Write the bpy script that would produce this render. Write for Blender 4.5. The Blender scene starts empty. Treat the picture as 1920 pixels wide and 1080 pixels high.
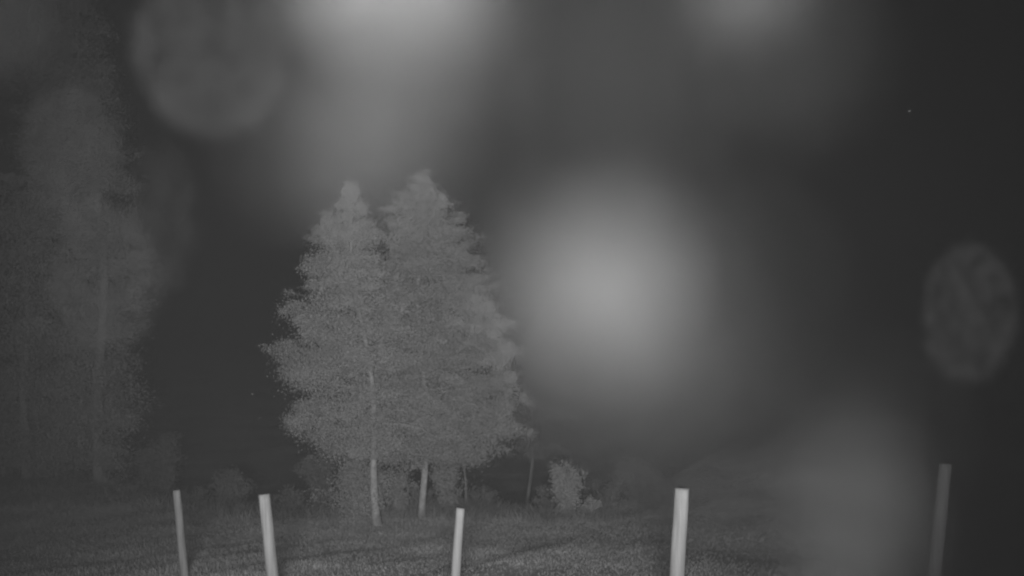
import bpy, math, random
import numpy as np
from mathutils import Vector, Euler, Matrix

SC = bpy.context.scene
COL = SC.collection
rng = np.random.default_rng(7)
random.seed(7)

# ------------------------------------------------------------------ camera
F = 1144.0                       # focal length in pixels of the 1920 wide photograph
PITCH = math.radians(1.5)        # security camera looks slightly down
CAM = Vector((0.0, 0.0, 3.0))
cam_d = bpy.data.cameras.new('camera')
cam_d.sensor_width = 36.0
cam_d.lens = 36.0 * F / 1920.0
cam_d.clip_start = 0.002
cam_d.clip_end = 500.0
cam_d.dof.use_dof = True         # a real lens with a 5 mm opening: things a few cm away melt into soft discs
cam_d.dof.focus_distance = 2.3
cam_d.dof.aperture_fstop = cam_d.lens / 5.0
cam_d.dof.aperture_ratio = 1.3
cam = bpy.data.objects.new('camera', cam_d)
cam.location = CAM
cam.rotation_euler = (math.pi / 2 - PITCH, 0, 0)
COL.objects.link(cam)
SC.camera = cam

# ------------------------------------------------------------------ night sky
MOON_EL, MOON_AZ = math.radians(35), math.radians(190)
w = bpy.data.worlds.new('World')
SC.world = w
w.use_nodes = True
nt = w.node_tree
nt.nodes.clear()
sky = nt.nodes.new('ShaderNodeTexSky')
sky.sky_type = 'NISHITA'
sky.sun_disc = False
sky.sun_elevation = MOON_EL
sky.sun_rotation = MOON_AZ
bw = nt.nodes.new('ShaderNodeRGBToBW')          # an infra-red camera sees no colour
bg = nt.nodes.new('ShaderNodeBackground')
bg.inputs['Strength'].default_value = 0.0002
wo = nt.nodes.new('ShaderNodeOutputWorld')
nt.links.new(sky.outputs[0], bw.inputs[0])
nt.links.new(bw.outputs[0], bg.inputs['Color'])
nt.links.new(bg.outputs[0], wo.inputs['Surface'])

# faint unseen moon, added for residual light from high behind the camera
md = bpy.data.lights.new('moon', 'SUN')
md.energy = 0.02
md.angle = math.radians(0.5)
moon = bpy.data.objects.new('moon', md)
moon.rotation_euler = (math.radians(55), 0, math.radians(-10))
COL.objects.link(moon)

# stands in for the camera's own infra-red illuminator, set back behind it
fl = bpy.data.lights.new('infrared_illuminator', 'SPOT')
fl.energy = 2600.0
fl.spot_size = math.radians(85)
fl.spot_blend = 1.0
fl.shadow_soft_size = 0.5
flood = bpy.data.objects.new('infrared_illuminator', fl)
flood.location = (0.0, -1.0, 3.06)
flood.rotation_euler = (math.radians(88), 0, math.radians(4.8))
COL.objects.link(flood)

SC.view_settings.view_transform = 'Standard'
SC.view_settings.look = 'None'
SC.view_settings.gamma = 1.0
SC.view_settings.use_curve_mapping = False
SC.view_settings.exposure = 0.0
SC.render.engine = 'CYCLES'
SC.cycles.filter_width = 2.2
SC.cycles.max_bounces = 5
SC.cycles.diffuse_bounces = 3
SC.cycles.transmission_bounces = 4
SC.cycles.volume_bounces = 0
SC.cycles.caustics_reflective = False
SC.cycles.caustics_refractive = False
SC.cycles.use_adaptive_sampling = False
SC.cycles.use_denoising = True                       # the security camera smooths its own noise too
SC.cycles.denoiser = 'OPENIMAGEDENOISE'
SC.cycles.denoising_input_passes = 'RGB'

# ------------------------------------------------------------------ helpers
def at(px, py, Y):
    """world point seen at photograph pixel (px,py) on the plane y = Y"""
    a, b = (px - 960) / F, (540 - py) / F
    d = Vector((a, math.cos(PITCH) + b * math.sin(PITCH), b * math.cos(PITCH) - math.sin(PITCH)))
    return CAM + d * (Y / d.y)

def sstep(a, b, x):
    t = np.clip((np.asarray(x, float) - a) / (b - a), 0, 1)
    return t * t * (3 - 2 * t)

def gz(x, y):
    """height of the ground"""
    x = np.asarray(x, float); y = np.asarray(y, float)
    z = -1.2 * sstep(4.6, 10.4, y)
    z = z + 0.75 * sstep(0.2, 7.0, x) * sstep(6.2, 12.5, y)           # bank climbing on the right
    z = z + 0.05 * np.exp(-((y - 8.3 - 0.75 * (x - 1.2)) / 0.75) ** 2) * sstep(-0.8, 1.0, x) * sstep(5.5, 3.0, x)   # a low swell added so its near face catches light, centre right
    z = z + 0.35 * sstep(-3.0, -8.0, x) * sstep(7, 12, y)
    z = z - 3.4 * sstep(9.6, 19.0, y + 0.35 * np.sin(x * 0.8)) * (1 - sstep(0.3, 8.0, x - 0.1 * (y - 11)))     # field shaped to drop behind the trees so its ground falls dark
    z = z + 1.6 * sstep(21, 45, y) + 5.0 * sstep(40, 150, y)
    z = z + 0.03 * np.sin(x * 1.3 + 0.7 * y) * np.sin(y * 0.9 - 0.4 * x) * sstep(5.5, 8, y) * (1 - sstep(12, 20, y))
    z = z + (0.02 * np.sin(x * 3.1 + 1.0) * np.sin(y * 2.7) + 0.02 * np.sin(x * 5.3 - y * 4.1)) * (1 - sstep(11, 17, y))
    return z

def mesh_obj(name, verts, faces, mat, parent=None, smooth=True):
    me = bpy.data.meshes.new(name)
    verts = np.asarray(verts, np.float32); 
    if isinstance(faces, np.ndarray):
        n, k = faces.shape
        me.vertices.add(len(verts)); me.vertices.foreach_set('co', verts.ravel())
        me.loops.add(n * k); me.loops.foreach_set('vertex_index', faces.astype(np.int32).ravel())
        me.polygons.add(n); me.polygons.foreach_set('loop_start', np.arange(0, n * k, k, dtype=np.int32))
        me.update(calc_edges=True); me.validate()
    else:
        me.from_pydata([tuple(map(float, v)) for v in verts], [], faces); me.update()
    if smooth:
        me.polygons.foreach_set('use_smooth', [True] * len(me.polygons))
    me.materials.append(mat)
    o = bpy.data.objects.new(name, me)
    COL.objects.link(o)
    if parent: o.parent = parent
    return o

def tag(o, label=None, cat=None, group=None, kind=None):
    if label: o['label'] = label
    if cat: o['category'] = cat
    if group: o['group'] = group
    if kind: o['kind'] = kind
    return o

def empty(name, loc):
    o = bpy.data.objects.new(name, None)
    o.location = loc
    o.empty_display_size = 0.2
    COL.objects.link(o)
    return o

def tube(V, Fs, pts, rad, n=8, cap=True, wob=0.0):
    """append a tapered tube through pts (list of 3-vectors) to V, Fs"""
    pts = [np.array(p, float) for p in pts]
    base = len(V)
    for i, p in enumerate(pts):
        t = pts[min(i + 1, len(pts) - 1)] - pts[max(i - 1, 0)]
        t /= np.linalg.norm(t) + 1e-12
        u = np.cross(t, [0.13, 1, 0.07]); 
        if np.linalg.norm(u) < 0.2: u = np.cross(t, [1, 0, 0])
        u /= np.linalg.norm(u); v = np.cross(t, u)
        for k in range(n):
            a = 2 * math.pi * k / n
            r = rad[i] * (1 + wob * rng.normal())
            V.append(p + r * (math.cos(a) * u + math.sin(a) * v))
    for i in range(len(pts) - 1):
        for k in range(n):
            a, b = base + i * n + k, base + i * n + (k + 1) % n
            Fs.append((a, b, b + n, a + n))
    if cap:
        Fs.append(tuple(base + (len(pts) - 1) * n + k for k in range(n)))
        Fs.append(tuple(base + k for k in reversed(range(n))))

def material(name, lo, hi, scale=(6, 6, 6), detail=6.0, bump=0.3, rough=0.85, dist=0.02, transl=0.0, obj_coords=True, spec=0.2):
    m = bpy.data.materials.new(name)
    m.use_nodes = True
    t = m.node_tree; b = t.nodes['Principled BSDF']
    tc = t.nodes.new('ShaderNodeTexCoord'); mp = t.nodes.new('ShaderNodeMapping')
    mp.inputs['Scale'].default_value = scale
    no = t.nodes.new('ShaderNodeTexNoise'); no.inputs['Scale'].default_value = 1.0
    no.inputs['Detail'].default_value = detail; no.inputs['Roughness'].default_value = 0.62
    cr = t.nodes.new('ShaderNodeValToRGB')
    cr.color_ramp.elements[0].position = 0.32; cr.color_ramp.elements[1].position = 0.68
    cr.color_ramp.elements[0].color = (lo, lo, lo, 1); cr.color_ramp.elements[1].color = (hi, hi, hi, 1)
    t.links.new(tc.outputs['Object'], mp.inputs['Vector'])
    t.links.new(mp.outputs[0], no.inputs['Vector'])
    t.links.new(no.outputs[0], cr.inputs[0])
    t.links.new(cr.outputs[0], b.inputs['Base Color'])
    b.inputs['Roughness'].default_value = rough
    b.inputs['Specular IOR Level'].default_value = spec
    if bump:
        bu = t.nodes.new('ShaderNodeBump'); bu.inputs['Strength'].default_value = bump; bu.inputs['Distance'].default_value = dist
        t.links.new(no.outputs[0], bu.inputs['Height']); t.links.new(bu.outputs[0], b.inputs['Normal'])
    if transl:
        tr = t.nodes.new('ShaderNodeBsdfTranslucent'); mx = t.nodes.new('ShaderNodeMixShader')
        mx.inputs[0].default_value = transl
        t.links.new(cr.outputs[0], tr.inputs['Color'])
        t.links.new(b.outputs[0], mx.inputs[1]); t.links.new(tr.outputs[0], mx.inputs[2])
        t.links.new(mx.outputs[0], t.nodes['Material Output'].inputs['Surface'])
    return m

M = {
    'soil': material('mown_grass_ground', 0.19, 0.45, (0.45, 1.3, 1), 7, 0.15, 0.95, 0.02),
    'blade': material('grass_blades', 0.28, 0.45, (0.45, 1.3, 1), 7, 0, 0.8, transl=0.3),
    'leaf': material('pale_foliage', 0.40, 0.54, (1.6, 1.6, 1.6), 4, 0, 0.8, transl=0.4),
    'leaf_mid': material('grey_foliage', 0.35, 0.48, (1.6, 1.6, 1.6), 4, 0, 0.8, transl=0.4),
    'leaf_dark': material('dull_foliage', 0.32, 0.44, (1.6, 1.6, 1.6), 4, 0, 0.8, transl=0.25),
    'bark_pale': material('pale_smooth_bark', 0.22, 0.50, (9, 9, 7.0), 8, 0.8, 0.85, 0.03),
    'bark': material('grey_bark', 0.14, 0.34, (9, 9, 2.0), 6, 0.6, 0.9, 0.03),
    'post_pale': material('peeled_pale_wood', 0.235, 0.36, (40, 40, 2.2), 8, 0.6, 0.8, 0.012),
    'post_grey': material('weathered_grey_wood', 0.19, 0.34, (40, 40, 2.6), 8, 0.7, 0.85, 0.012),
    'glow_tuft': material('glow_hair', 0.0155, 0.0185, (300, 300, 300), 2, 0, 0.95, transl=0.2),  # hair tones set by how bright each blurred glow should appear
    'glow_bright': material('glow_hair_bright', 0.0245, 0.0265, (300, 300, 300), 2, 0, 0.95, transl=0.2),
    'glow_dull': material('glow_hair_dull', 0.0055, 0.0065, (300, 300, 300), 2, 0, 0.95, transl=0.2),
    'glow_brightest': material('glow_hair_brightest', 0.036, 0.040, (300, 300, 300), 2, 0, 0.95, transl=0.2),
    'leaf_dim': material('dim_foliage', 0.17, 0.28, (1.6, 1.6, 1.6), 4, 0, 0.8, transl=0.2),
    'insect': material('pale_insect', 0.12, 0.2, (200, 200, 200), 2, 0, 0.7),
}

# ------------------------------------------------------------------ ground
xs = np.concatenate([np.linspace(-200, -24, 23)[:-1], np.linspace(-24, 24, 241), np.linspace(24, 200, 23)[1:]])
ys = np.concatenate([np.linspace(-14, 3, 18)[:-1], np.linspace(3, 22, 150), np.linspace(22, 240, 60)[1:]])
X, Y_ = np.meshgrid(xs, ys)
Z = gz(X, Y_)
V = np.stack([X, Y_, Z], -1).reshape(-1, 3)
nx, ny = len(xs), len(ys)
idx = np.arange(nx * ny).reshape(ny, nx)
Fq = np.stack([idx[:-1, :-1], idx[:-1, 1:], idx[1:, 1:], idx[1:, :-1]], -1).reshape(-1, 4)
ground = mesh_obj('ground', V, Fq, M['soil'])
tag(ground, kind='structure')

# short grass: single bent blades, thicker in drifts
def grass(n, xr, yr, hmin, hmax, name, label, wmin=.003, wmax=.008, spread=.35, mat='blade'):
    x = rng.uniform(*xr, n * 2); y = rng.uniform(*yr, n * 2)
    dens = 0.5 + 0.5 * np.sin(x * 0.9 + 1.7 * np.sin(y * 0.7)) * np.sin(y * 1.3 + x * 0.35)
    keep = rng.random(n * 2) < (0.25 + 0.75 * dens)
    x, y, dens = x[keep], y[keep], dens[keep]
    k = len(x); z = gz(x, y) - 0.005
    h = rng.uniform(hmin, hmax, k) * (0.6 + 0.7 * dens); a = rng.uniform(0, 2 * math.pi, k); wd = rng.uniform(wmin, wmax, k)
    lx, ly = rng.normal(0, spread, k) * h, rng.normal(0, spread, k) * h
    p = np.stack([x, y, z], -1); side = np.stack([np.cos(a) * wd, np.sin(a) * wd, 0 * a], -1)
    mid = p + np.stack([lx * .35, ly * .35, h * .6], -1); tip = p + np.stack([lx, ly, h], -1)
    V = np.stack([p - side, p + side, mid + side * .7, mid - side * .7, tip], 1).reshape(-1, 3)
    b = np.arange(k) * 5
    F3 = np.concatenate([np.stack([b, b + 1, b + 2], -1), np.stack([b, b + 2, b + 3], -1), np.stack([b + 3, b + 2, b + 4], -1)])
    o = mesh_obj(name, V, F3, M[mat], smooth=False)
    tag(o, label, 'grass', kind='stuff')
grass(230000, (-9, 9), (4.2, 14.5), 0.015, 0.05, 'short_grass', 'short rough grass covering the slope behind the fence posts')

grass(30000, (-13, 3), (10.2, 14.5), 0.05, 0.20, 'tall_weeds', 'tall loose weeds growing under and around the trees', .004, .011, .5, 'leaf_dim')

# ------------------------------------------------------------------ trees
def leaf_quads(c, size, flat=0.5):
    """c: n x 3 leaf centres -> quads with random facing"""
    n = len(c)
    nrm = rng.normal(size=(n, 3)); nrm[:, 1] -= 0.35
    nrm /= np.linalg.norm(nrm, axis=1, keepdims=True)
    u = np.cross(nrm, rng.normal(size=(n, 3))); u /= np.linalg.norm(u, axis=1, keepdims=True)
    v = np.cross(nrm, u)
    s = (size * rng.uniform(0.6, 1.35, n))[:, None]
    q = np.stack([c - u * s, c - v * s * .45, c + u * s, c + v * s * .45], 1).reshape(-1, 3)
    return q

def tree(name, label, cat, base, apex, Y, tiers, leaf_m, bark_m, trunk_w, leaf=0.016, dens=1.0, group=None,
         bend=0.0, droop=0.15, per_tier=8, clump=0.13, depth=0.8, step=0.2, boughs=(), widen=1.12):
    """tiers: (photo row, reach towards the left, reach towards the right) in photograph pixels"""
    global rng
    rng = np.random.default_rng(int(base[0] * 7 + apex[1]))           # each tree keeps its own shape
    s = Y / F
    b = at(base[0], base[1], Y); b.z = float(gz(b.x, Y)) - 0.05
    t = at(apex[0], apex[1], Y)
    root = empty(name, b)
    tag(root, label, cat, group)
    H = t.z - b.z
    def axis(f):
        p = np.array(b.lerp(t, f)) - np.array(b)
        p[0] += bend * math.sin(f * math.pi) * H + 0.012 * H * math.sin(f * 9 + base[0])
        p[1] += 0.01 * H * math.sin(f * 7 + base[1])
        return p
    V, Fs = [], []
    r0 = trunk_w * s / 2
    nseg = 16
    fr = [i / nseg for i in range(nseg + 1)]
    tube(V, Fs, [axis(f) for f in fr], [r0 * (1.0 - 0.93 * f) * (1.35 if i == 0 else 1) for i, f in enumerate(fr)], 9, wob=0.05)
    rows = [q[0] for q in tiers]; Ls = [q[1] for q in tiers]; Rs = [q[2] for q in tiers]
    z_top, z_bot = at(0, rows[0], Y).z - b.z, at(0, rows[-1], Y).z - b.z
    nt_ = max(5, int((z_top - z_bot) / step))
    centres = []
    for i in range(nt_):
        z = z_bot + (z_top - z_bot) * (i + rng.uniform(-.3, .3)) / (nt_ - 1)
        row = 540 - F * math.tan(math.atan2(z + b.z - CAM.z, Y) + PITCH)
        L = np.interp(row, rows, Ls) * s * widen; R = np.interp(row, rows, Rs) * s * widen
        f = min(max(z / H, 0.02), 0.985)
        a0 = rng.uniform(0, 6.28)
        npt = per_tier if max(L, R) > 0.5 else max(4, per_tier - 3)
        for k in range(npt):
            az = a0 + 2 * math.pi * k / npt + rng.normal(0, 0.15)
            cx, sy = math.cos(az), math.sin(az)
            side = R if cx > 0 else L
            reach = (abs(cx) * side + (1 - abs(cx)) * depth * (L + R) / 2) * rng.uniform(0.84, 1.2)
            if sy < -0.35 and i < nt_ * 0.42: reach *= 0.55          # the trunk shows through the lower front
            if reach < 0.06: reach = 0.06
            st = axis(f)
            rise = rng.normal(0.12, 0.10)
            pts = []
            for q in (0, .35, .7, 1.0):
                pts.append(st + np.array([cx * reach * q, sy * reach * q, rise * reach * q - droop * reach * q * q + 0.10 * reach * math.sin(q * 3)]))
            tube(V, Fs, pts, [max(0.006, r0 * .28 * (1 - f)), max(.005, r0 * .2 * (1 - f)), .005, .003], 4, cap=False)
            nc = max(2, int(reach / 0.13))
            for c in range(nc):
                q = 0.22 + 0.78 * (c + rng.uniform(0, 1)) / nc
                j = min(2, int(q * 3)); 
                p = np.array([np.interp(q, [0, .35, .7, 1], [pp[d] for pp in pts]) for d in range(3)])
                sp = clump * (1.15 - 0.55 * q) * min(1.0, 0.45 + reach)
                off = rng.normal(size=3) * np.array([1, 1, .55]) * sp * 0.9
                m = max(3, int(140 * dens * min(3.0, rng.lognormal(-.15, .6))))
                centres.append(p + off * (1.2 - .6 * q) + rng.normal(size=(m, 3)) * np.array([1, 1, .62]) * sp * .8)
    for bx, by, ar, fat in boughs:                                    # the long boughs that make the outline
        tipp = np.array(at(bx, by, Y + rng.uniform(-.25, .25)) - b)
        st = axis(min(.97, max(.05, (at(0, ar, Y).z - b.z) / H)))
        mid = st + (tipp - st) * .5 + np.array([0, 0, -.05])
        tube(V, Fs, [st, mid, tipp], [max(.008, r0 * .2), .008, .003], 4, cap=False)
        ln = np.linalg.norm(tipp - st)
        for c in range(max(6, int(ln / .045))):
            q = .2 + .8 * rng.random() ** .8
            p = st * (1 - q) ** 2 + 2 * q * (1 - q) * mid + q * q * tipp
            wd = fat * s * (.52 - .38 * q)
            centres.append(p + rng.normal(size=3) * [wd, wd, wd * .6] + rng.normal(size=(int(130 * dens), 3)) * [wd * .8, wd * .8, wd * .4])
    tk = mesh_obj('trunk', V, Fs, bark_m, root)
    C = np.concatenate(centres)
    q = leaf_quads(C, leaf)
    cr = mesh_obj('crown', q, np.arange(len(q)).reshape(-1, 4), leaf_m, root, smooth=False)
    return root

TG = None
# the two tall trees in the middle
tree('leafy_tree', 'tall leafy tree with tiered boughs reaching left, pale trunk, left of the pair', 'tree',
     (714, 980), (656, 346), 10.0,
     [(356, 3, 4), (372, 14, 14), (400, 34, 30), (440, 52, 44), (470, 62, 52), (520, 70, 66), (552, 60, 80), (580, 44, 84), (622, 46, 92),
      (642, 96, 100), (678, 116, 105), (700, 112, 110), (732, 66, 110), (757, 58, 112), (795, 100, 112), (825, 90, 95), (848, 70, 70)],
     M['leaf'], M['bark_pale'], 16, bend=0.0,
     boughs=[(640, 368, 420, 34), (662, 350, 410, 30), (612, 405, 470, 60), (598, 432, 500, 55), (700, 420, 480, 60), (588, 486, 540, 60), (586, 530, 580, 55),
             (553, 562, 640, 75), (548, 590, 650, 60), (575, 612, 660, 45), (516, 652, 700, 85), (520, 676, 710, 80), (540, 700, 730, 70), (600, 640, 690, 60),
             (542, 786, 770, 75), (560, 765, 750, 60), (590, 812, 800, 80), (612, 838, 810, 80), (640, 850, 820, 60)])
tree('leafy_tree', 'tallest leafy tree with narrow rounded top and pale trunk, standing right of its twin', 'tree',
     (797, 984), (790, 326), 10.4,
     [(332, 6, 8), (350, 20, 20), (370, 28, 28), (400, 36, 40), (450, 46, 62), (480, 55, 74), (520, 66, 92), (560, 78, 120), (610, 85, 138),
      (660, 95, 154), (720, 100, 158), (790, 100, 158), (825, 95, 145), (850, 80, 110)],
     M['leaf_mid'], M['bark_pale'], 14, bend=-0.004, dens=1.3,
     boughs=[(784, 330, 390, 32), (800, 342, 400, 34), (822, 372, 440, 55), (760, 362, 430, 50), (732, 388, 450, 45), (848, 408, 480, 55), (868, 424, 500, 60), (874, 455, 520, 60),
             (890, 482, 560, 60), (903, 520, 590, 60), (925, 562, 630, 58), (948, 606, 670, 58), (958, 655, 710, 58), (962, 705, 740, 58), (960, 760, 770, 58),
             (950, 806, 790, 80), (930, 838, 800, 80), (895, 862, 815, 80), (850, 866, 820, 70), (740, 858, 815, 60)])
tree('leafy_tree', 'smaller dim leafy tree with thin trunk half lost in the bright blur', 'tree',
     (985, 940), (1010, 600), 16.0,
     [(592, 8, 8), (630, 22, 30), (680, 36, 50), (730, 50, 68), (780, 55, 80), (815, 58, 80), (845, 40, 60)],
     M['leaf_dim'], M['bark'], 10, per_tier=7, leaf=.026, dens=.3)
# dim trees at the left edge
tree('leafy_tree', 'very tall dim tree with ragged narrow crown at the left edge of the field', 'tree',
     (205, 965), (150, -40), 13.6,
     [(-36, 10, 10), (60, 50, 40), (200, 95, 55), (300, 110, 46), (380, 100, 50), (450, 110, 66), (540, 120, 70), (600, 110, 50), (660, 110, 38), (720, 120, 62),
      (760, 130, 70), (820, 110, 50), (860, 100, 35), (900, 60, 25)],
     M['leaf'], M['bark'], 22, leaf=0.024, per_tier=8, clump=0.25, step=0.36, dens=.55, widen=1.0)
tree('leafy_tree', 'dim broad tree cut by the left border in front of the taller one', 'tree',
     (52, 985), (40, 330), 12.8,
     [(332, 10, 10), (420, 60, 50), (520, 90, 70), (620, 110, 85), (720, 120, 110), (800, 120, 120), (860, 110, 100), (910, 80, 60)],
     M['leaf'], M['bark'], 20, leaf=0.024, per_tier=7, clump=0.22, step=0.36, dens=.6, widen=1.0)

# ------------------------------------------------------------------ shrubs and saplings
def shrub(name, label, cat, cx, base_row, w, h, Y, leaf_m, n_st=9, leaf=0.02, dens=2.4, group=None):
    s = Y / F
    b = at(cx, base_row, Y); b.z = float(gz(b.x, Y)) - 0.03
    top = max(0.25, at(cx, base_row - h, Y).z - b.z)
    root = empty(name, b); tag(root, label, cat, group)
    V, Fs, cs = [], [], []
    R = w * s / 2
    for i in range(n_st):
        a = 2 * math.pi * i / n_st + rng.uniform(-.3, .3); rr = R * rng.uniform(.25, 1.0)
        hh = top * math.sqrt(max(0.08, 1 - (rr / R) ** 2 * .75)) * rng.uniform(.75, 1.05)
        tip = np.array([math.cos(a) * rr, math.sin(a) * rr, hh])
        pts = [np.zeros(3) + rng.normal(0, .02, 3) * [1, 1, 0], tip * [.35, .35, .45], tip * [.75, .75, .8], tip]
        tube(V, Fs, pts, [.014, .010, .007, .004], 5, cap=False)
        nc = max(6, int(hh / .09))
        for c in range(nc):
            q = rng.uniform(.12, 1)
            p = np.array([np.interp(q, [0, .35, .75, 1], [pp[d] for pp in pts]) for d in range(3)])
            m = max(3, int(24 * dens * rng.uniform(.5, 1.5)))
            cs.append(p + rng.normal(0, R * .10, 3) + rng.normal(size=(m, 3)) * R * .15 * np.array([1, 1, .8]))
    mesh_obj('stems', V, Fs, M['bark'], root)
    C = np.concatenate(cs); C[:, 2] = np.maximum(C[:, 2], .03)
    q = leaf_quads(C, leaf)
    mesh_obj('foliage', q, np.arange(len(q)).reshape(-1, 4), leaf_m, root, smooth=False)
    return root

shrub('shrub', 'leafy shrub crowding the foot of the front pale trunk', 'shrub', 674, 976, 140, 120, 10.3, M['leaf'], 22, .017, 3.4)
shrub('shrub', 'low loose shrub growing between the two pale trunks', 'shrub', 746, 970, 75, 95, 10.8, M['leaf_mid'], 12)
shrub('shrub', 'upright shrub just behind and right of the second pale trunk', 'shrub', 838, 968, 75, 110, 11.0, M['leaf_mid'], 12)
shrub('shrub', 'small rounded bush standing alone in the grass right of the trees', 'shrub', 1060, 952, 88, 92, 10.8, M['leaf'], 12)
shrub('shrub', 'low shrub at the foot of the lone rounded bush, nearer the fence', 'shrub', 1108, 962, 46, 34, 10.9, M['leaf_dark'], 7)
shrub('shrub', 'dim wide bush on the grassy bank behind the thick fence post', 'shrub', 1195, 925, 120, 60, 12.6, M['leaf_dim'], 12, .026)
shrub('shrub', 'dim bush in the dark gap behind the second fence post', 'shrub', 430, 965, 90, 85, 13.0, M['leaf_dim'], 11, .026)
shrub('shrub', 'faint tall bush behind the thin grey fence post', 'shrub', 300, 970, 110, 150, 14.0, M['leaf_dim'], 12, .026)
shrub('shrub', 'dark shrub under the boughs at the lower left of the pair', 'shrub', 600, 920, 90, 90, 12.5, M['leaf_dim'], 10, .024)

for cx, br, w_, h_, Y, lab in [
    (545, 962, 70, 60, 11.6, 'low dim shrub left of the pale trunks, beside the crowded shrub'),
    (500, 975, 60, 40, 12.0, 'flat dim shrub behind the top of the second fence post'),
    (365, 975, 80, 60, 12.2, 'low dim shrub between the first two fence posts'),
    (235, 985, 90, 70, 12.2, 'low dim shrub left of the thin grey fence post'),
    (120, 990, 110, 60, 12.0, 'wide low shrub at the foot of the dim trees'),
    (785, 962, 50, 60, 11.6, 'low shrub touching the second pale trunk from behind'),
    (905, 955, 80, 50, 11.9, 'low dark shrub in the shade right of the pale trunks'),
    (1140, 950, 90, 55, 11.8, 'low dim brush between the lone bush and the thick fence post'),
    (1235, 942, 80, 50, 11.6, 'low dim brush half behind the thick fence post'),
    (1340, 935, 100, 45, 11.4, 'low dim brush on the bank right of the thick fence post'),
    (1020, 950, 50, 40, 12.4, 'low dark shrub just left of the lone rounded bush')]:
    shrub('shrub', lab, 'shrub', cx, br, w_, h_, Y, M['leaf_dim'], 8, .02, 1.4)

def sapling(label, x0, y0, x1, y1, Y, wpx):
    s = Y / F
    b = at(x0, y0, Y); b.z = float(gz(b.x, Y)) - .03
    t = at(x1, y1, Y)
    root = empty('sapling', b); tag(root, label, 'sapling', 'thin saplings among the pale trunks')
    V, Fs = [], []
    d = np.array(t - b)
    pts = [d * f + np.array([.02 * math.sin(f * 7 + x0), 0, 0]) for f in np.linspace(0, 1, 7)]
    tube(V, Fs, pts, list(np.linspace(wpx * s / 2, .006, 7)), 6)
    cs = []
    for i in range(8):
        f = rng.uniform(.45, .98); a = rng.uniform(0, 6.28); L = .35 * (1.1 - f) + .1
        st = d * f; en = st + np.array([math.cos(a) * L, math.sin(a) * L, .12])
        tube(V, Fs, [st, (st + en) / 2 + [0, 0, .02], en], [.006, .004, .003], 4, cap=False)
        for q in (.5, .8, 1.0): cs.append(st + (en - st) * q + rng.normal(size=(14, 3)) * .05)
    mesh_obj('stem', V, Fs, M['bark'], root)
    q = leaf_quads(np.concatenate(cs), .03)
    mesh_obj('foliage', q, np.arange(len(q)).reshape(-1, 4), M['leaf_dark'], root, smooth=False)
sapling('thin bare sapling stem between the two pale trunks', 757, 950, 751, 800, 11.0, 6)
sapling('thin sapling stem behind the middle fence post, under the boughs', 873, 955, 868, 800, 11.2, 6)

# ------------------------------------------------------------------ fence posts
def post(label, top, low, wpx, Y, mat, taper=0.96, tilt_cut=0.0, sides=14):
    """top, low: photograph pixels of two points on the middle line of the post"""
    s = Y / F
    a = at(top[0], top[1], Y); b = at(low[0], low[1], Y)
    d = (b - a).normalized()
    zb = float(gz(b.x, Y)) - 0.25
    foot = a + d * ((zb - a.z) / d.z)
    gpt = a + d * ((zb + 0.25 - a.z) / d.z)
    r = wpx * s / 2
    V, Fs = [], []
    ax = np.array(a - gpt); n = 22
    off = [(0.03 * r * math.sin(i * .55 + top[0]), .03 * r * math.cos(i * .4 + top[1])) for i in range(n + 1)]
    lobes = rng.normal(0, .05, sides)
    base = np.array(foot - gpt)
    for i in range(n + 1):
        f = i / n
        p = base * (1 - f) + ax * f
        rr = r * (1.05 + (taper - 1.05) * f)
        if i == n: rr *= 0.93
        for k in range(sides):
            an = 2 * math.pi * k / sides
            q = rr * (1 + lobes[k] + .012 * rng.normal())
            z = p[2] + (tilt_cut * q * math.cos(an) if i >= n - 1 else 0) + (-.006 if i == n - 1 else 0)
            V.append((p[0] + off[i][0] + q * math.cos(an), p[1] + off[i][1] + q * math.sin(an), z))
    for i in range(n):
        for k in range(sides):
            a_, b_ = i * sides + k, i * sides + (k + 1) % sides
            Fs.append((a_, b_, b_ + sides, a_ + sides))
    Fs.append(tuple(n * sides + k for k in range(sides)))
    Fs.append(tuple(reversed(range(sides))))
    o = mesh_obj('fence_post', V, Fs, mat)
    o.location = gpt
    tag(o, label, 'fence post', 'wooden fence posts in a row')
    return o
post('thin dull grey fence post, farthest of the row, its foot in the grass', (331, 919), (344, 1060), 14, 6.5, M['post_grey'], .9)
post('pale round fence post leaning slightly, below the dark gap left of the trees', (495, 927), (511, 1080), 22, 5.5, M['post_pale'], .97)
post('slim pale fence post with chipped top, below the second pale trunk', (863, 953), (854, 1080), 19, 5.4, M['post_pale'], .86, -0.12)
post('thickest pale fence post with flat sawn top, right of the lone bush', (1279, 916), (1270, 1080), 29, 4.8, M['post_pale'], .98, 0.03)
post('grey leaning fence post by itself near the right border', (1773, 869), (1753, 1075), 22, 5.4, M['post_pale'], .95, .05)

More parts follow.
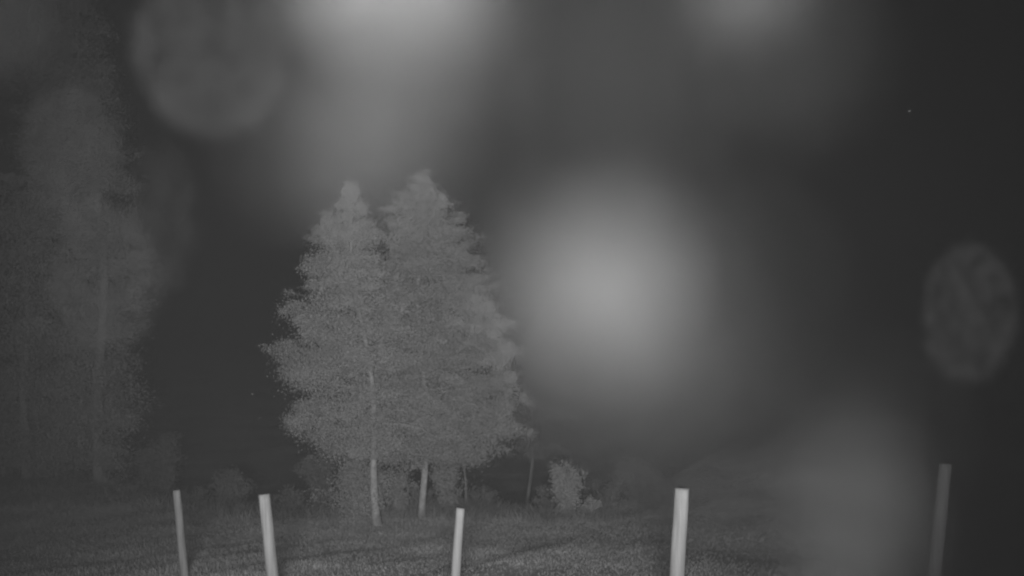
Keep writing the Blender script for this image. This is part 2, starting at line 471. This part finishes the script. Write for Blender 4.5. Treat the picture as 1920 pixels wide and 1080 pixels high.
# ------------------------------------------------------------------ blurred glows: tufts added close to the lens
def glow_tuft(label, px, py, dist, sx, sy, n, wid=0.05, shell=False, mat='glow_tuft'):
    """a tuft of fine hairs; dist in mm from the lens, sx / sy its half sizes in mm, n hairs, wid hair width in mm"""
    p = at(px, py, dist / 1000.0)
    V, Fs = [], []
    mm = 0.001
    for i in range(n):
        c = rng.normal(size=3)
        if shell:                                   # a round glow disc, hairs crowded at its rim
            c = c / np.linalg.norm(c) * (rng.uniform(0, 1) ** .36 if rng.random() < .6 else rng.uniform(.9, 1.0)) * np.array([sx, sx * .8, sy]) * mm
        else:
            c = c * [sx * .5, sx * .35, sy * .5] * mm
        d = rng.normal(size=3); d[1] *= .4; d /= np.linalg.norm(d)
        L = (sx + sy) * (.10 if shell else .28) * mm * rng.uniform(.6, 1.3)
        side = np.cross(d, rng.normal(size=3)); side /= np.linalg.norm(side)
        tube(V, Fs, [c * .9 - d * L * .5, c + side * L * .06, c - d * -L * .5], [wid * .3 * mm, wid * .5 * mm, wid * .25 * mm], 3, cap=False)
    o = mesh_obj('lens_glow_tuft', V, Fs, M[mat])
    o.location = p
    tag(o, label, 'glow_tuft', 'blurred glows from tufts added close to the lens')
    return o
FL = [
 # label, px, py, mm from the lens, half sizes in mm, hairs, hair width in mm
 ('largest soft bright blurred glow, right of the tall trees', 1125, 535, 20, 2.2, 1.85, 780, .06, False, 'glow_bright'),
 ('faint wide halo of glow spread around the largest bright one', 1150, 600, 14, 2.7, 2.5, 84, .06),
 ('brightest blurred glow, cut by the top border above the trees', 738, -45, 22, 2.4, 1.5, 2000, .06, False, 'glow_brightest'),
 ('wide faint streak of glow under the brightest one', 780, 70, 18, 2.2, 2.6, 130, .06),
 ('wide faint smear of glow just above the left treetop', 670, 260, 18, 2.5, 1.8, 160, .06),
 ('pale blurred glow touching the top border, right half', 1390, -50, 24, 1.9, 1.3, 260, .06),
 ('faint wide glow just below the pale one at the top border', 1470, 60, 16, 1.8, 1.9, 28, .06),
 ('very faint wide glow high in the sky between the bright ones', 1150, 90, 13, 2.6, 1.9, 40, .06),
 ('dim round glow disc with crisp lower edge, upper left sky', 395, 105, 120, 14.1, 15.9, 1900, 0.038, True, 'glow_dull'),
 ('faint patch of glow in the top left corner', -10, 10, 20, .9, .8, 60, .05),
 ('faint upright glow disc in front of the tall dim tree', 203, 520, 150, 12.9, 18.0, 900, 0.026, True, 'glow_dull'),
 ('faint glow disc above the upright one, on the tall dim tree', 135, 290, 130, 8.9, 14.9, 700, 0.026, True, 'glow_dull'),
 ('barely visible tall glow disc in the dark gap beside the dim tree', 305, 410, 120, 6.7, 15.1, 200, 0.051, True, 'glow_dull'),
 ('faint narrow oval glow disc near the right border above the grey post', 1815, 588, 180, 12.5, 21.6, 1500, 0.023, True, 'glow_dull'),
 ('soft upright glow low on the right, between the two right fence posts', 1595, 990, 17, 1.3, 3.0, 62, .06),
]
for a in FL: glow_tuft(*a)

# one insect in flight, lit by the infra-red lamp
p = at(1705, 209, 3.2)
V, Fs = [], []
tube(V, Fs, [(-.006, 0, -.001), (-.002, 0, 0), (.003, 0, .001), (.006, 0, .001)], [.0008, .002, .0022, .001], 8)
ins = empty('flying_insect', p)
tag(ins, 'tiny bright flying insect alone in the dark upper right sky', 'insect')
mesh_obj('body', V, Fs, M['insect'], ins)
for sgn in (-1, 1):
    Vw = [(0, 0, .001), (.003, sgn * .004, .004), (.001, sgn * .008, .006), (-.004, sgn * .006, .004), (0, 0, .0015), (.003, sgn * .004, .0045), (.001, sgn * .008, .0064), (-.004, sgn * .006, .0045)]
    mesh_obj('wing', Vw, [(3, 2, 1, 0), (4, 5, 6, 7), (0, 1, 5, 4), (1, 2, 6, 5), (2, 3, 7, 6), (3, 0, 4, 7)], M['insect'], ins, smooth=False)

# ------------------------------------------------------------------ night mist
hm = bpy.data.materials.new('thin_night_mist')
hm.use_nodes = True
t = hm.node_tree
t.nodes.remove(t.nodes['Principled BSDF'])
pv = t.nodes.new('ShaderNodeVolumePrincipled')
pv.inputs['Color'].default_value = (.9, .9, .9, 1)
pv.inputs['Density'].default_value = 0.0026
t.links.new(pv.outputs[0], t.nodes['Material Output'].inputs['Volume'])
x0, x1, y0, y1, z0, z1 = -205, 205, -16, 245, -3.5, 14.0
Vh = [(x, y, z) for z in (z0, z1) for y in (y0, y1) for x in (x0, x1)]
hz = mesh_obj('haze', Vh, [(0, 2, 3, 1), (4, 5, 7, 6), (0, 1, 5, 4), (2, 6, 7, 3), (0, 4, 6, 2), (1, 3, 7, 5)], hm, smooth=False)
tag(hz, 'thin pale mist filling the night air over the field', 'mist', kind='stuff')
